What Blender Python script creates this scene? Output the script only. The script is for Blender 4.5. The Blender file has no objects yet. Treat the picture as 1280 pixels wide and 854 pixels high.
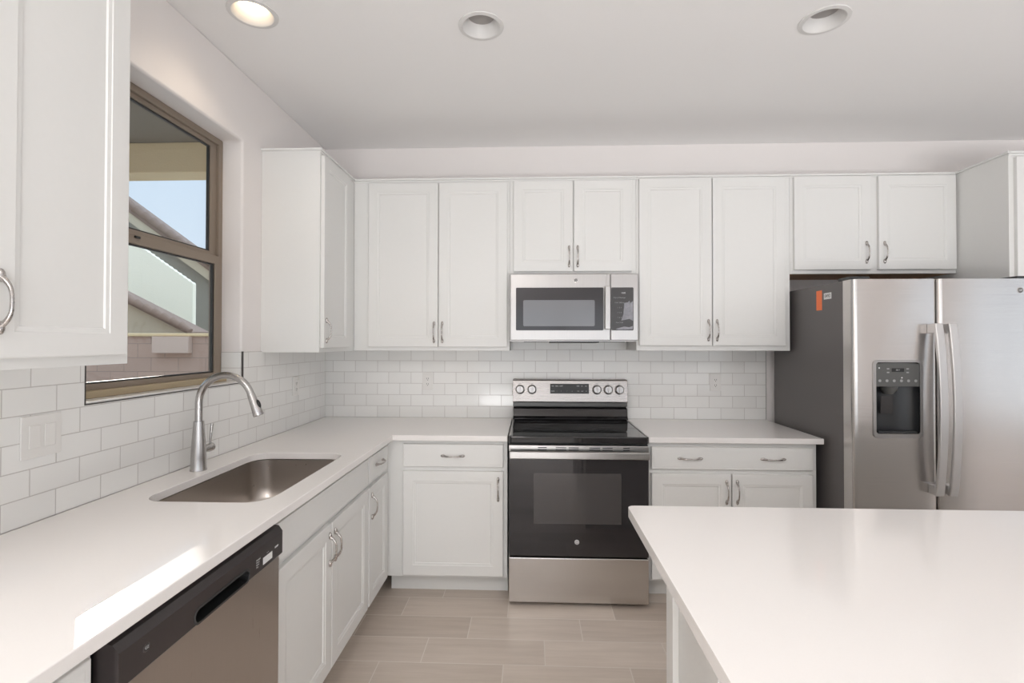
import bpy, bmesh, math, random
from mathutils import Vector, Matrix
from mathutils.geometry import tessellate_polygon
random.seed(4)
SC = bpy.context.scene
COL = SC.collection

# ---------------------------------------------------------------- camera
cam_d = bpy.data.cameras.new('camera'); cam = bpy.data.objects.new('camera', cam_d); COL.objects.link(cam)
cam_d.sensor_width = 36; cam_d.lens = 36 * 619.97 / 1280; cam_d.shift_y = -6.4 / 1280
cam_d.clip_start = .02
cam.matrix_world = (Matrix.Translation((1.43115, -3.39376, 1.43307)) @ Matrix.Rotation(.03857, 4, 'Z')
                    @ Matrix.Rotation(math.pi / 2 + .01107, 4, 'X') @ Matrix.Rotation(.00124, 4, 'Z'))
SC.camera = cam

# ---------------------------------------------------------------- light and exposure
SC.view_settings.view_transform = 'Standard'; SC.view_settings.look = 'None'
SC.view_settings.gamma = 1; SC.view_settings.use_curve_mapping = False
SC.view_settings.exposure = 0.0
SC.cycles.max_bounces = 10; SC.cycles.diffuse_bounces = 6; SC.cycles.glossy_bounces = 5
SC.cycles.transparent_max_bounces = 12; SC.cycles.sample_clamp_indirect = 6
W = bpy.data.worlds.new('sky'); SC.world = W; W.use_nodes = True
wn = W.node_tree.nodes; wl = W.node_tree.links
bg = wn['Background']; bg.inputs[1].default_value = 1.0
tc = wn.new('ShaderNodeTexCoord'); sx = wn.new('ShaderNodeSeparateXYZ'); rp = wn.new('ShaderNodeValToRGB')
wl.new(tc.outputs['Generated'], sx.inputs[0]); wl.new(sx.outputs[2], rp.inputs[0]); wl.new(rp.outputs[0], bg.inputs[0])
e = rp.color_ramp.elements
e[0].position = 0.0; e[0].color = (.80, .89, 1, 1); e[1].position = .60; e[1].color = (.58, .76, 1, 1)
mrg = wn.new('ShaderNodeMapRange'); wl.new(sx.outputs[2], mrg.inputs[0])          # brighter high up than near the horizon
for i_, v_ in ((1, .42), (2, .75), (3, 1.03), (4, 3.8)): mrg.inputs[i_].default_value = v_
wl.new(mrg.outputs[0], bg.inputs[1])

def lamp(kind, name, loc, rot, energy, color=(1, 1, 1), **k):
    d = bpy.data.lights.new(name, kind); d.energy = energy; d.color = color
    for a, b in k.items(): setattr(d, a, b)
    o = bpy.data.objects.new(name, d); COL.objects.link(o); o.location = loc; o.rotation_euler = rot
    return o
sun = lamp('SUN', 'sun', (-8, 8, 6), (0, 0, 0), 5.0, (1, .95, .88), angle=.0025)
sun.rotation_euler = Vector((.67 * .936, -.74 * .936, -.352)).to_track_quat('-Z', 'Y').to_euler()
PI = math.pi
# daylight entering through the glass doors behind the camera and the window on the right
lamp('AREA', 'daylight_rear', (2.8, -5.85, 1.06), (PI / 2, 0, 0), 34, (.98, .99, 1), shape='RECTANGLE', size=4.7, size_y=2.1)
lamp('AREA', 'daylight_right', (6.45, -3.4, 1.45), (PI / 2, 0, PI / 2), 6, (.98, .99, 1), shape='RECTANGLE', size=2.7, size_y=1.9)
# added uplights outside those openings, standing in for daylight off the ground
lamp('AREA', 'added_uplight_rear', (2.8, -6.5, -.10), (math.radians(140), 0, 0), 235, (1, .99, .98), shape='RECTANGLE', size=4.8, size_y=1.5)
lamp('AREA', 'added_uplight_right', (6.9, -3.4, .1), (math.radians(140), 0, PI / 2), 25, (1, .99, .98), shape='RECTANGLE', size=2.6, size_y=1.0)
# added fill lamps under the unseen ceiling behind the camera
lamp('AREA', 'overhead_fill', (.75, -4.5, 2.765), (0, 0, 0), 40, (1, .985, .965), shape='RECTANGLE', size=1.2, size_y=1.5)
lamp('AREA', 'overhead_fill', (4.4, -4.7, 2.765), (0, 0, 0), 6, (1, .985, .965), shape='RECTANGLE', size=2.4, size_y=1.5)

# ---------------------------------------------------------------- materials
class NT:
    def __init__(s, name):
        s.m = bpy.data.materials.new(name); s.m.use_nodes = True
        s.n = s.m.node_tree.nodes; s.l = s.m.node_tree.links
        s.b = s.n['Principled BSDF']; s.out = s.n['Material Output']
    def node(s, t, **k):
        o = s.n.new(t)
        for a, b in k.items(): setattr(o, a, b)
        return o
    def inp(s, sock, v):
        if hasattr(v, 'is_linked') or hasattr(v, 'links'): s.l.new(v, sock)
        else: sock.default_value = v
    def math(s, op, a, b=0.0, c=None):
        o = s.node('ShaderNodeMath', operation=op); s.inp(o.inputs[0], a); s.inp(o.inputs[1], b)
        if c is not None: s.inp(o.inputs[2], c)
        return o.outputs[0]
    def mix(s, f, a, b):
        o = s.node('ShaderNodeMix', data_type='RGBA'); s.inp(o.inputs[0], f); s.inp(o.inputs[6], a); s.inp(o.inputs[7], b)
        return o.outputs[2]
    def pos(s):
        return s.node('ShaderNodeNewGeometry').outputs['Position']
    def xyz(s):
        o = s.node('ShaderNodeSeparateXYZ'); s.l.new(s.pos(), o.inputs[0]); return o.outputs
    def comb(s, x, y, z):
        o = s.node('ShaderNodeCombineXYZ')
        for i, v in enumerate((x, y, z)): s.inp(o.inputs[i], v)
        return o.outputs[0]
    def noise(s, vec, scale, detail=3, rough=.5):
        o = s.node('ShaderNodeTexNoise'); s.l.new(vec, o.inputs['Vector'])
        o.inputs['Scale'].default_value = scale; o.inputs['Detail'].default_value = detail; o.inputs['Roughness'].default_value = rough
        return o.outputs[0]
    def bump(s, h, strength, dist):
        o = s.node('ShaderNodeBump'); s.l.new(h, o.inputs['Height']); o.inputs['Strength'].default_value = strength
        o.inputs['Distance'].default_value = dist; s.l.new(o.outputs[0], s.b.inputs['Normal'])
    def scalev(s, v):
        o = s.node('ShaderNodeVectorMath', operation='MULTIPLY'); s.l.new(s.pos(), o.inputs[0]); o.inputs[1].default_value = v
        return o.outputs[0]

def plain(name, col, rough=.5, metal=0.0, coat=0.0, bump=None, spec=None, var=0.0):
    t = NT(name); b = t.b
    b.inputs['Base Color'].default_value = (*col, 1); b.inputs['Roughness'].default_value = rough
    b.inputs['Metallic'].default_value = metal; b.inputs['Coat Weight'].default_value = coat
    if spec is not None: b.inputs['Specular IOR Level'].default_value = spec
    n = t.noise(t.pos(), bump[0] if bump else 12, 3)
    c2 = tuple(max(0, c * (1 - (var or .02))) for c in col)
    t.l.new(t.mix(n, (*col, 1), (*c2, 1)), b.inputs['Base Color'])
    if bump: t.bump(n, bump[1], bump[2])
    return t.m

def steel(name, col, rough, stretch, contrast=.06):
    t = NT(name); b = t.b
    b.inputs['Metallic'].default_value = 1
    n = t.noise(t.scalev(stretch), 1, 4, .6)
    t.l.new(t.mix(n, tuple(c * (1 - contrast) for c in col) + (1,), tuple(min(1, c * (1 + contrast)) for c in col) + (1,)), b.inputs['Base Color'])
    t.l.new(t.math('MULTIPLY_ADD', n, .12, rough - .06), b.inputs['Roughness'])
    t.bump(n, .06, .0006)
    return t.m

def tile(name, axis, x0, sign):
    """white subway tile; axis = 0 along x, 1 along y; row 0 starts on the worktop"""
    t = NT(name); p = t.xyz(); ph, pw, z0 = .0777, .1554, .914
    r = t.math('DIVIDE', t.math('SUBTRACT', p[2], z0), ph)
    row = t.math('FLOOR', r); fr = t.math('FRACT', r)
    par = t.math('MODULO', t.math('ADD', row, 40.0), 2.0)
    a = t.math('ADD', t.math('DIVIDE', t.math('MULTIPLY', t.math('SUBTRACT', p[axis], x0), sign), pw), t.math('MULTIPLY', par, .5))
    ci = t.math('FLOOR', a); fa = t.math('FRACT', a)
    dz = t.math('MULTIPLY', t.math('MINIMUM', fr, t.math('SUBTRACT', 1.0, fr)), ph)
    da = t.math('MULTIPLY', t.math('MINIMUM', fa, t.math('SUBTRACT', 1.0, fa)), pw)
    d = t.math('MINIMUM', dz, da)
    mr = t.node('ShaderNodeMapRange', interpolation_type='SMOOTHSTEP'); t.l.new(d, mr.inputs[0])
    mr.inputs[1].default_value = .0006; mr.inputs[2].default_value = .0022
    wnz = t.node('ShaderNodeTexWhiteNoise', noise_dimensions='2D'); t.l.new(t.comb(ci, row, 0.0), wnz.inputs['Vector'])
    tc_ = t.mix(wnz.outputs[0], (.82, .815, .795, 1), (.87, .865, .845, 1))
    t.l.new(t.mix(mr.outputs[0], (.54, .515, .495, 1), tc_), t.b.inputs['Base Color'])
    t.l.new(t.math('MULTIPLY_ADD', mr.outputs[0], -.62, .72), t.b.inputs['Roughness'])
    wv = t.noise(t.pos(), 14, 1)
    h = t.math('ADD', mr.outputs[0], t.math('MULTIPLY', wv, .55))
    t.bump(h, .35, .0012)
    return t.m

def floor_mat():
    t = NT('wood_look_tile'); p = t.xyz(); rw, L = .187, .557
    r = t.math('DIVIDE', t.math('SUBTRACT', -.618, p[1]), rw); row = t.math('FLOOR', r); fr = t.math('FRACT', r)
    a = t.math('DIVIDE', t.math('ADD', t.math('SUBTRACT', p[0], .752), t.math('MULTIPLY', row, L / 3)), L)
    ci = t.math('FLOOR', a); fa = t.math('FRACT', a)
    d = t.math('MINIMUM', t.math('MULTIPLY', t.math('MINIMUM', fr, t.math('SUBTRACT', 1.0, fr)), rw),
               t.math('MULTIPLY', t.math('MINIMUM', fa, t.math('SUBTRACT', 1.0, fa)), L))
    mr = t.node('ShaderNodeMapRange', interpolation_type='SMOOTHSTEP'); t.l.new(d, mr.inputs[0])
    mr.inputs[1].default_value = .0012; mr.inputs[2].default_value = .0028
    wnz = t.node('ShaderNodeTexWhiteNoise', noise_dimensions='2D'); t.l.new(t.comb(ci, row, 0.0), wnz.inputs['Vector'])
    g = t.noise(t.comb(t.math('ADD', t.math('MULTIPLY', p[0], 2.2), t.math('MULTIPLY', wnz.outputs[0], 30)), t.math('MULTIPLY', p[1], 26.0), wnz.outputs[0]), 1, 5, .6)
    gg = t.noise(t.comb(t.math('ADD', t.math('MULTIPLY', p[0], 7.0), t.math('MULTIPLY', wnz.outputs[0], 50)), t.math('MULTIPLY', p[1], 160.0), 0.0), 1, 3, .6)
    f = t.math('ADD', t.math('MULTIPLY', wnz.outputs[0], .35), t.math('ADD', t.math('MULTIPLY', g, .5), t.math('MULTIPLY', gg, .2)))
    c = t.mix(f, (.34, .27, .215, 1), (.80, .71, .63, 1))
    t.l.new(t.mix(mr.outputs[0], (.72, .66, .60, 1), c), t.b.inputs['Base Color'])
    t.b.inputs['Roughness'].default_value = .34
    t.bump(t.math('ADD', mr.outputs[0], t.math('MULTIPLY', gg, .25)), .3, .001)
    return t.m

def glass_mat(name, tint=(1, 1, 1), refl=.12):
    t = NT(name); t.n.remove(t.b)
    tr = t.node('ShaderNodeBsdfTransparent'); tr.inputs[0].default_value = (*tint, 1)
    gl = t.node('ShaderNodeBsdfGlossy'); gl.inputs['Roughness'].default_value = .01
    lw = t.node('ShaderNodeLayerWeight'); lw.inputs[0].default_value = .35
    f = t.math('MULTIPLY_ADD', lw.outputs['Facing'], refl * 1.6, refl * .5)
    mx = t.node('ShaderNodeMixShader'); t.l.new(f, mx.inputs[0]); t.l.new(tr.outputs[0], mx.inputs[1]); t.l.new(gl.outputs[0], mx.inputs[2])
    t.l.new(mx.outputs[0], t.out.inputs[0]); return t.m

def emit(name, col, s):
    t = NT(name); t.n.remove(t.b); em = t.node('ShaderNodeEmission'); em.inputs[0].default_value = (*col, 1); em.inputs[1].default_value = s
    t.l.new(em.outputs[0], t.out.inputs[0]); return t.m

M = dict(
    cab=plain('white_cabinet_paint', (.76, .757, .74), .42, bump=(60, .02, .0005)),
    wall=plain('white_wall_paint', (.82, .785, .77), .75, bump=(140, .12, .001)),
    ceil=plain('white_ceiling_paint', (.87, .86, .855), .85, bump=(120, .10, .001)),
    quartz=plain('white_quartz', (.85, .82, .80), .10, bump=(300, .0, .0001), var=.03, coat=.0),
    tile_b=tile('subway_tile_back', 0, .062, 1), tile_l=tile('subway_tile_left', 1, -1.6457, -1),
    floor=floor_mat(),
    steel=steel('brushed_stainless', (.60, .575, .555), .24, (3, 3, 260)),
    steel_c=steel('console_stainless', (.40, .37, .35), .27, (3, 3, 260)),
    steel_v=steel('brushed_stainless_light', (.43, .415, .405), .30, (200, 200, 3)),
    steel_s=steel('sink_stainless', (.55, .51, .475), .30, (30, 30, 30), .01),
    silver=plain('silver_painted_metal', (.60, .585, .575), .38, metal=.7),
    nickel=steel('satin_nickel', (.50, .47, .45), .27, (90, 90, 90), .03),
    chrome=steel('brushed_nickel_faucet', (.50, .485, .475), .25, (120, 120, 6), .04),
    blackgl=plain('black_glass', (.012, .011, .012), .05, coat=.3),
    ovengl=plain('oven_door_glass', (.018, .016, .018), .06, coat=.4),
    ovenwin=plain('oven_window_glass', (.06, .055, .055), .07, coat=.4),
    burner=plain('burner_ring_grey', (.07, .07, .07), .2),
    mwgl=plain('microwave_dark_glass', (.045, .043, .047), .12, spec=.5),
    mwwin=plain('microwave_screen_grey', (.20, .205, .22), .13, spec=.7),
    panel=plain('control_panel_charcoal', (.055, .052, .052), .25),
    dwpanel=plain('dishwasher_panel_black', (.035, .028, .028), .28),
    black=plain('black_plastic', (.012, .012, .012), .35),
    dkgrey=plain('dispenser_dark_grey', (.028, .029, .031), .3),
    midgrey=plain('dispenser_panel_grey', (.10, .10, .096), .35),
    fside=plain('fridge_side_charcoal', (.125, .115, .113), .42, bump=(500, .08, .0003)),
    wood=plain('raw_wood_underside', (.62, .36, .20), .6, var=.25),
    plast=plain('white_plastic', (.80, .785, .76), .3),
    slot=plain('outlet_slot_dark', (.05, .045, .04), .5),
    white=plain('white_print', (.75, .75, .75), .4),
    grey=plain('grey_print', (.33, .33, .33), .4),
    film=plain('clear_grey_film', (.36, .36, .40), .22, bump=(55, .9, .01), var=.5),
    orange=plain('orange_sticker', (.90, .20, .06), .5),
    rim=plain('tile_edge_trim_metal', (.10, .09, .085), .35, metal=.6),
    alu=plain('tile_edge_trim_grey', (.38, .37, .35), .35, metal=.3),
    taupe=plain('taupe_vinyl_frame', (.26, .21, .165), .45),
    tan=plain('tan_vinyl_sill', (.42, .34, .22), .45),
    gasket=plain('dark_gasket', (.03, .028, .026), .5),
    glass=glass_mat('window_glass', (.95, .97, .97), .05),
    screen=glass_mat('window_glass_screened', (.95, .95, .93), .05),
    doorgl=glass_mat('door_glass', (1, 1, 1), .06),
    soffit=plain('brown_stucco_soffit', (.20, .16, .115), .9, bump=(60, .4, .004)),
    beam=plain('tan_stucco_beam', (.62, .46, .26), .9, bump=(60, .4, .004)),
    stucco=plain('sunlit_stucco', (.90, .84, .68), .9, bump=(45, .5, .006), var=.08),  # sunlight on the neighbour wall, put into a pale colour
    stucco_shade=plain('shaded_stucco', (.27, .245, .20), .9, bump=(45, .5, .006), var=.06),  # the neighbour wall in shade, put into a darker grey
    stucco_t=plain('tan_stucco', (.50, .41, .29), .9, bump=(45, .4, .005)),
    rooft=plain('brown_clay_tile', (.27, .17, .12), .8, bump=(20, .5, .01), var=.4),
    block=plain('brown_block_fence', (.21, .155, .13), .85, bump=(35, .4, .005), var=.15),
    ground=plain('patio_concrete', (.42, .39, .35), .9, bump=(20, .3, .004)),
    baffle=plain('white_baffle', (.70, .69, .68), .45),
    lens=plain('frosted_lens_off', (.34, .32, .31), .4),
    lens_on=emit('frosted_lens_lit', (1, .74, .46), 7.0),
)

# ---------------------------------------------------------------- builders
def tagk(o, label=None, cat=None, group=None, kind=None):
    if label: o['label'] = label
    if cat: o['category'] = cat
    if group: o['group'] = group
    if kind: o['kind'] = kind
    return o
def thing(name, loc, label=None, cat=None, group=None, kind=None):
    o = bpy.data.objects.new(name, None); o.empty_display_size = .05; COL.objects.link(o); o.location = loc
    return tagk(o, label, cat, group, kind)
def origin(o):
    v = Vector((0, 0, 0))
    while o is not None: v += Vector(o.location); o = o.parent
    return v
def obj(name, bm, mat, parent=None, label=None, bevel=0, smooth=None, seg=2):
    """bm in world coordinates"""
    me = bpy.data.meshes.new(name)
    bmesh.ops.recalc_face_normals(bm, faces=bm.faces)
    vs = [v.co for v in bm.verts]
    lo = Vector([min(c[i] for c in vs) for i in range(3)]); hi = Vector([max(c[i] for c in vs) for i in range(3)])
    base = Vector(((lo.x + hi.x) / 2, (lo.y + hi.y) / 2, lo.z))
    for v in bm.verts: v.co -= base
    bm.to_mesh(me); bm.free()
    if smooth is not None:
        me.polygons.foreach_set('use_smooth', [True] * len(me.polygons))
        me.set_sharp_from_angle(angle=math.radians(smooth))
    if isinstance(mat, (list, tuple)):
        for m in mat: me.materials.append(m)
    else: me.materials.append(mat)
    o = bpy.data.objects.new(name, me); COL.objects.link(o)
    if parent is not None: o.parent = parent; o.location = base - origin(parent)
    else: o.location = base
    if label: o['label'] = label
    if bevel:
        b = o.modifiers.new('bevel', 'BEVEL'); b.width = bevel; b.segments = seg; b.limit_method = 'ANGLE'; b.angle_limit = math.radians(40)
        b.harden_normals = False
    return o
def box(bm, x0, x1, y0, y1, z0, z1, mi=0):
    v = [bm.verts.new((x, y, z)) for x in (x0, x1) for y in (y0, y1) for z in (z0, z1)]
    for f in ((0, 1, 3, 2), (4, 6, 7, 5), (0, 4, 5, 1), (2, 3, 7, 6), (0, 2, 6, 4), (1, 5, 7, 3)):
        bm.faces.new([v[i] for i in f]).material_index = mi
    return v
def bx(*a, **k):
    bm = bmesh.new(); box(bm, *a); return bm
def tube(bm, pts, rad, seg=12, cap=True, flat=1.0):
    pts = [Vector(p) for p in pts]
    if not hasattr(rad, '__len__'): rad = [rad] * len(pts)
    rings = []; up = None
    for i, p in enumerate(pts):
        t = (pts[min(i + 1, len(pts) - 1)] - pts[max(i - 1, 0)]).normalized()
        if up is None:
            up = t.orthogonal().normalized() if abs(t.z) > .9 else Vector((0, 0, 1))
        s = t.cross(up).normalized(); up = s.cross(t).normalized()
        rings.append([bm.verts.new(p + (s * math.cos(a) + up * math.sin(a) * flat) * rad[i]) for a in [2 * PI * k / seg for k in range(seg)]])
    for a, b in zip(rings, rings[1:]):
        for k in range(seg): bm.faces.new((a[k], a[(k + 1) % seg], b[(k + 1) % seg], b[k]))
    if cap:
        bm.faces.new(rings[0][::-1]); bm.faces.new(rings[-1])
def lathe(bm, c, prof, seg=32, axis=Vector((0, 0, 1)), cap=True):
    c = Vector(c); axis = Vector(axis).normalized(); q = Vector((0, 0, 1)).rotation_difference(axis)
    rings = [[bm.verts.new(c + q @ Vector((r * math.cos(2 * PI * k / seg), r * math.sin(2 * PI * k / seg), h))) for k in range(seg)] for r, h in prof]
    for a, b in zip(rings, rings[1:]):
        for k in range(seg): bm.faces.new((a[k], a[(k + 1) % seg], b[(k + 1) % seg], b[k]))
    if cap: bm.faces.new(rings[0][::-1]); bm.faces.new(rings[-1])
def prism(bm, outer, holes, conv, d0, d1):
    """polygon with holes in 2-D; conv(a, b, d) -> xyz"""
    loops = [outer] + list(holes); flat = [p for l in loops for p in l]
    tris = tessellate_polygon([[Vector((p[0], p[1], 0)) for p in l] for l in loops])
    A = [bm.verts.new(conv(p[0], p[1], d0)) for p in flat]; B = [bm.verts.new(conv(p[0], p[1], d1)) for p in flat]
    for t in tris:
        try: bm.faces.new([A[i] for i in t]); bm.faces.new([B[i] for i in t][::-1])
        except ValueError: pass
    n = 0
    for l in loops:
        for i in range(len(l)):
            j = (i + 1) % len(l); bm.faces.new((A[n + i], A[n + j], B[n + j], B[n + i]))
        n += len(l)
    bmesh.ops.dissolve_limit(bm, angle_limit=.001, verts=bm.verts, edges=bm.edges)
def rrect(a0, a1, b0, b1, r, n=6):
    out = []
    for (ca, cb, s) in ((a1 - r, b1 - r, 0), (a0 + r, b1 - r, 1), (a0 + r, b0 + r, 2), (a1 - r, b0 + r, 3)):
        for k in range(n + 1):
            t = (s + k / n) * PI / 2; out.append((ca + r * math.cos(t), cb + r * math.sin(t)))
    return out
def ellip(bm, c, ax, ry=16, rx=8):
    """ellipsoid with three axis vectors"""
    c = Vector(c); ax = [Vector(a) for a in ax]
    top = bm.verts.new(c + ax[2]); bot = bm.verts.new(c - ax[2]); rings = []
    for i in range(1, rx):
        p = PI * i / rx
        rings.append([bm.verts.new(c + ax[2] * math.cos(p) + (ax[0] * math.cos(2 * PI * k / ry) + ax[1] * math.sin(2 * PI * k / ry)) * math.sin(p)) for k in range(ry)])
    for a, b in zip(rings, rings[1:]):
        for k in range(ry): bm.faces.new((a[k], b[k], b[(k + 1) % ry], a[(k + 1) % ry]))
    for k in range(ry):
        bm.faces.new((top, rings[0][k], rings[0][(k + 1) % ry])); bm.faces.new((bot, rings[-1][(k + 1) % ry], rings[-1][k]))
def text(s, size, loc, xdir, zdir, mat, parent, name='lettering', depth=.0004, align='CENTER'):
    cu = bpy.data.curves.new(name, 'FONT'); cu.body = s; cu.size = size; cu.extrude = depth; cu.align_x = align; cu.align_y = 'CENTER'
    t = bpy.data.objects.new('tmp', cu); COL.objects.link(t); bpy.context.view_layer.update()
    me = bpy.data.meshes.new_from_object(t); bpy.data.objects.remove(t)
    x = Vector(xdir).normalized(); y = Vector(zdir).normalized(); z = x.cross(y)
    R = Matrix((x, y, z)).transposed().to_4x4(); me.transform(R)
    me.materials.clear(); me.materials.append(mat)
    o = bpy.data.objects.new(name, me); COL.objects.link(o); o.parent = parent; o.location = Vector(loc) - origin(parent); return o
def emblem(c, n, r, parent, ring=None):
    """small round maker's mark: disc, ring and two letters"""
    x = Vector((0, 0, 1)).cross(Vector(n)) ; c = Vector(c)
    bm = bmesh.new(); lathe(bm, c, [(r, 0), (r, .0008), (r * .92, .0012)], 28, n)
    e = obj('emblem', bm, ring or M['nickel'], parent, 'round maker\'s emblem', smooth=40)
    bm = bmesh.new(); lathe(bm, c + Vector(n) * .0012, [(r * .80, 0), (r * .80, .0004)], 28, n)
    obj('emblem_face', bm, {M['white'].name: M['grey'], M['dwpanel'].name: M['panel']}.get(ring.name if ring else '', M['midgrey']), e)
    text('GE', r * .95, c + Vector(n) * .0021, x, (0, 0, 1), M['grey'] if ring and ring.name == M['dwpanel'].name else M['white'], e, 'emblem_letters', .0003)
# pulls: oval feet joined by a thin bow
def pull(parent, c, along, n, L=.126, s=1.0):
    c = Vector(c); a = Vector(along); n = Vector(n); w = a.cross(n); bm = bmesh.new()
    h = L / 2 * .80; N = 14; pts = []; rad = []
    for i in range(N + 1):
        t = -1 + 2 * i / N
        pts.append(c + a * (t * h) + n * (.004 + .024 * (1 - abs(t) ** 3.2) * s)); rad.append((.0036 + .0030 * abs(t) ** 2.5) * s)
    tube(bm, pts, rad, 10)
    for sg in (-1, 1):
        ellip(bm, c + a * sg * (h + .004) + n * .003, (a * .0145, w * .0078, n * .0075))
    return obj('handle', bm, M['nickel'], parent, smooth=60)

def frame_pts(o, u, n):
    return (lambda a, z, d: Vector(o) + Vector(u) * a + Vector((0, 0, 1)) * z + Vector(n) * d)
def door_bm(F, a0, a1, z0, z1, th=.0195, shaker=True, st=.056):
    bm = bmesh.new()
    def ring(i, d): return [bm.verts.new(F(a, z, d)) for a, z in ((a0 + i, z0 + i), (a1 - i, z0 + i), (a1 - i, z1 - i), (a0 + i, z1 - i))]
    prof = [(0, .0005), (0, th - .0025), (.0012, th - .0007), (.003, th)]
    if shaker: prof += [(st, th), (st + .002, th - .0020), (st + .012, th - .0032), (st + .015, th - .0068)]
    else: prof += [(.012, th), (.015, th + .0005)]
    R = [ring(*p) for p in prof]
    bm.faces.new(R[0][::-1])
    for A, B in zip(R, R[1:]):
        for k in range(4): bm.faces.new((A[k], A[(k + 1) % 4], B[(k + 1) % 4], B[k]))
    bm.faces.new(R[-1]); return bm
def fbox(bm, F, a0, a1, z0, z1, d0, d1):
    P = [bm.verts.new(F(a, z, d)) for a in (a0, a1) for z in (z0, z1) for d in (d0, d1)]
    for f in ((0, 1, 3, 2), (4, 6, 7, 5), (0, 4, 5, 1), (2, 3, 7, 6), (0, 2, 6, 4), (1, 5, 7, 3)): bm.faces.new([P[i] for i in f])
UZ = 2.457
def cabinet(name, label, F, u, n, a0, a1, z0, z1, depth, doors=(), drawers=(), base=False, group=None, crown=False, extra=None, wood=False):
    """F maps (along, height, outwards) to the world; doors: (a0,a1,z0,z1,handle) handle=(a,z,'v'|'h') list"""
    e = .0006
    c0 = F((a0 + a1) / 2, z0, -depth / 2)
    group = group or ({'wall_cabinet': 'white wall cabinets', 'base_cabinet': 'white base cabinets'}.get(name))
    t = thing(name, c0, label, 'cabinet', group)
    bm = bmesh.new()
    if base:
        fbox(bm, F, a0 + e, a1 - e, .118, z1, -depth, 0); fbox(bm, F, a0 + e, a1 - e, 0, .118, -depth, -.095)
    else: fbox(bm, F, a0 + e, a1 - e, z0 + (.004 if wood else 0), z1, -depth, 0)
    obj('carcass', bm, M['cab'], t, bevel=.001)
    if wood:
        bm = bmesh.new(); fbox(bm, F, a0 + e + .0, a1 - e, z0, z0 + .0038, -depth, -.02); obj('underside_panel', bm, M['wood'], t, 'raw brown wood underside')
        bm = bmesh.new(); fbox(bm, F, a0 + e, a1 - e, z0 - .002, z0 + .0038, -.0195, 0); obj('bottom_rail', bm, M['cab'], t)
    if crown:
        bm = bmesh.new()
        fbox(bm, F, a0 + e, a1 - e, z1 - .022, z1 - .012, .0003, .005); fbox(bm, F, a0 + e, a1 - e, z1 - .0115, z1 + .0, .0003, .011)
        obj('top_moulding', bm, M['cab'], t, bevel=.0015)
    for (b0, b1, y0, y1, hs) in doors:
        d = obj('door', door_bm(F, b0, b1, y0, y1), M['cab'], t)
        for (ha, hz) in hs: pull(d, F(ha, hz, .0195), (0, 0, 1), n)
    for (b0, b1, y0, y1, hs) in drawers:
        nm = 'drawer' if hs else 'false_drawer_front'
        d = obj(nm, door_bm(F, b0, b1, y0, y1, shaker=False), M['cab'], t)
        for (ha, hz) in hs: pull(d, F(ha, hz, .02), u, n)
    return t

# ================================================================ the room
XR, YR, H = 6.3, -5.6, 2.775
tagk(obj('floor', bx(-.15, XR + .1, YR - .1, .15, -.12, 0), M['floor']), kind='structure')
def hole_cyl_ceiling():
    bm = bmesh.new()
    holes = [[(cx + .078 * math.cos(2 * PI * k / 32), cy + .078 * math.sin(2 * PI * k / 32)) for k in range(32)] for cx, cy in LIGHTS]
    prism(bm, [(-.15, YR - .1), (XR + .1, YR - .1), (XR + .1, .15), (-.15, .15)], holes, lambda a, b, d: (a, b, d), H, H + .02)
    return bm
LIGHTS = [(.294, -1.425), (1.218, -1.308), (2.65, -1.295)]
tagk(obj('ceiling', hole_cyl_ceiling(), M['ceil']), kind='structure')
tagk(obj('wall_back', bx(-.15, XR + .1, 0, .15, 0, H - .0005), M['wall']), kind='structure')
bm = bmesh.new()
WY0, WY1, WZ0, WZ1 = -1.86, -.995, 1.232, 2.428
prism(bm, [(YR, 0), (-.0005, 0), (-.0005, H - .0005), (YR, H - .0005)], [[(WY0, WZ0), (WY1, WZ0), (WY1, WZ1), (WY0, WZ1)]], lambda a, b, d: (d, a, b), -.15, 0)
tagk(obj('wall_left', bm, M['wall'], bevel=.012, seg=4), kind='structure')
bm = bmesh.new()
prism(bm, [(YR, 0), (-.0005, 0), (-.0005, H - .0005), (YR, H - .0005)], [[(-4.7, .6), (-2.1, .6), (-2.1, 2.4), (-4.7, 2.4)]], lambda a, b, d: (d, a, b), XR, XR + .1)
tagk(obj('wall_right', bm, M['wall']), kind='structure')
bm = bmesh.new()
prism(bm, [(0, 0), (XR - .0005, 0), (XR - .0005, H - .0005), (0, H - .0005)], [[(.4, .02), (5, .02), (5, 2.10), (.4, 2.10)]], lambda a, b, d: (a, d, b), YR - .1, YR)
tagk(obj('wall_rear', bm, M['wall']), kind='structure')
# glass sliding doors and side window that let the daylight in
dr = thing('door_1', (2.7, YR - .05, 0), kind='structure')
bm = bmesh.new()
for a, b in ((.4, .46), (1.88, 1.96), (3.42, 3.5), (4.94, 5.0)): box(bm, a, b, YR - .08, YR - .02, .02, 2.10)
box(bm, .46, 4.94, YR - .08, YR - .02, .02, .1); box(bm, .46, 4.94, YR - .08, YR - .02, 2.02, 2.10)
obj('door_frame', bm, M['taupe'], dr); obj('pane', bx(.46, 4.94, YR - .055, YR - .05, .1, 2.02), M['doorgl'], dr)
wr = thing('window_2', (XR + .05, -3.4, .6), kind='structure')
bm = bmesh.new()
for a, b in ((-4.7, -4.64), (-3.44, -3.36), (-2.16, -2.1)): box(bm, XR + .02, XR + .08, a, b, .6, 2.4)
box(bm, XR + .02, XR + .08, -4.64, -2.16, .6, .66); box(bm, XR + .02, XR + .08, -4.64, -2.16, 2.34, 2.4)
obj('window_frame', bm, M['taupe'], wr); obj('pane', bx(XR + .045, XR + .05, -4.64, -2.16, .66, 2.34), M['doorgl'], wr)

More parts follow.
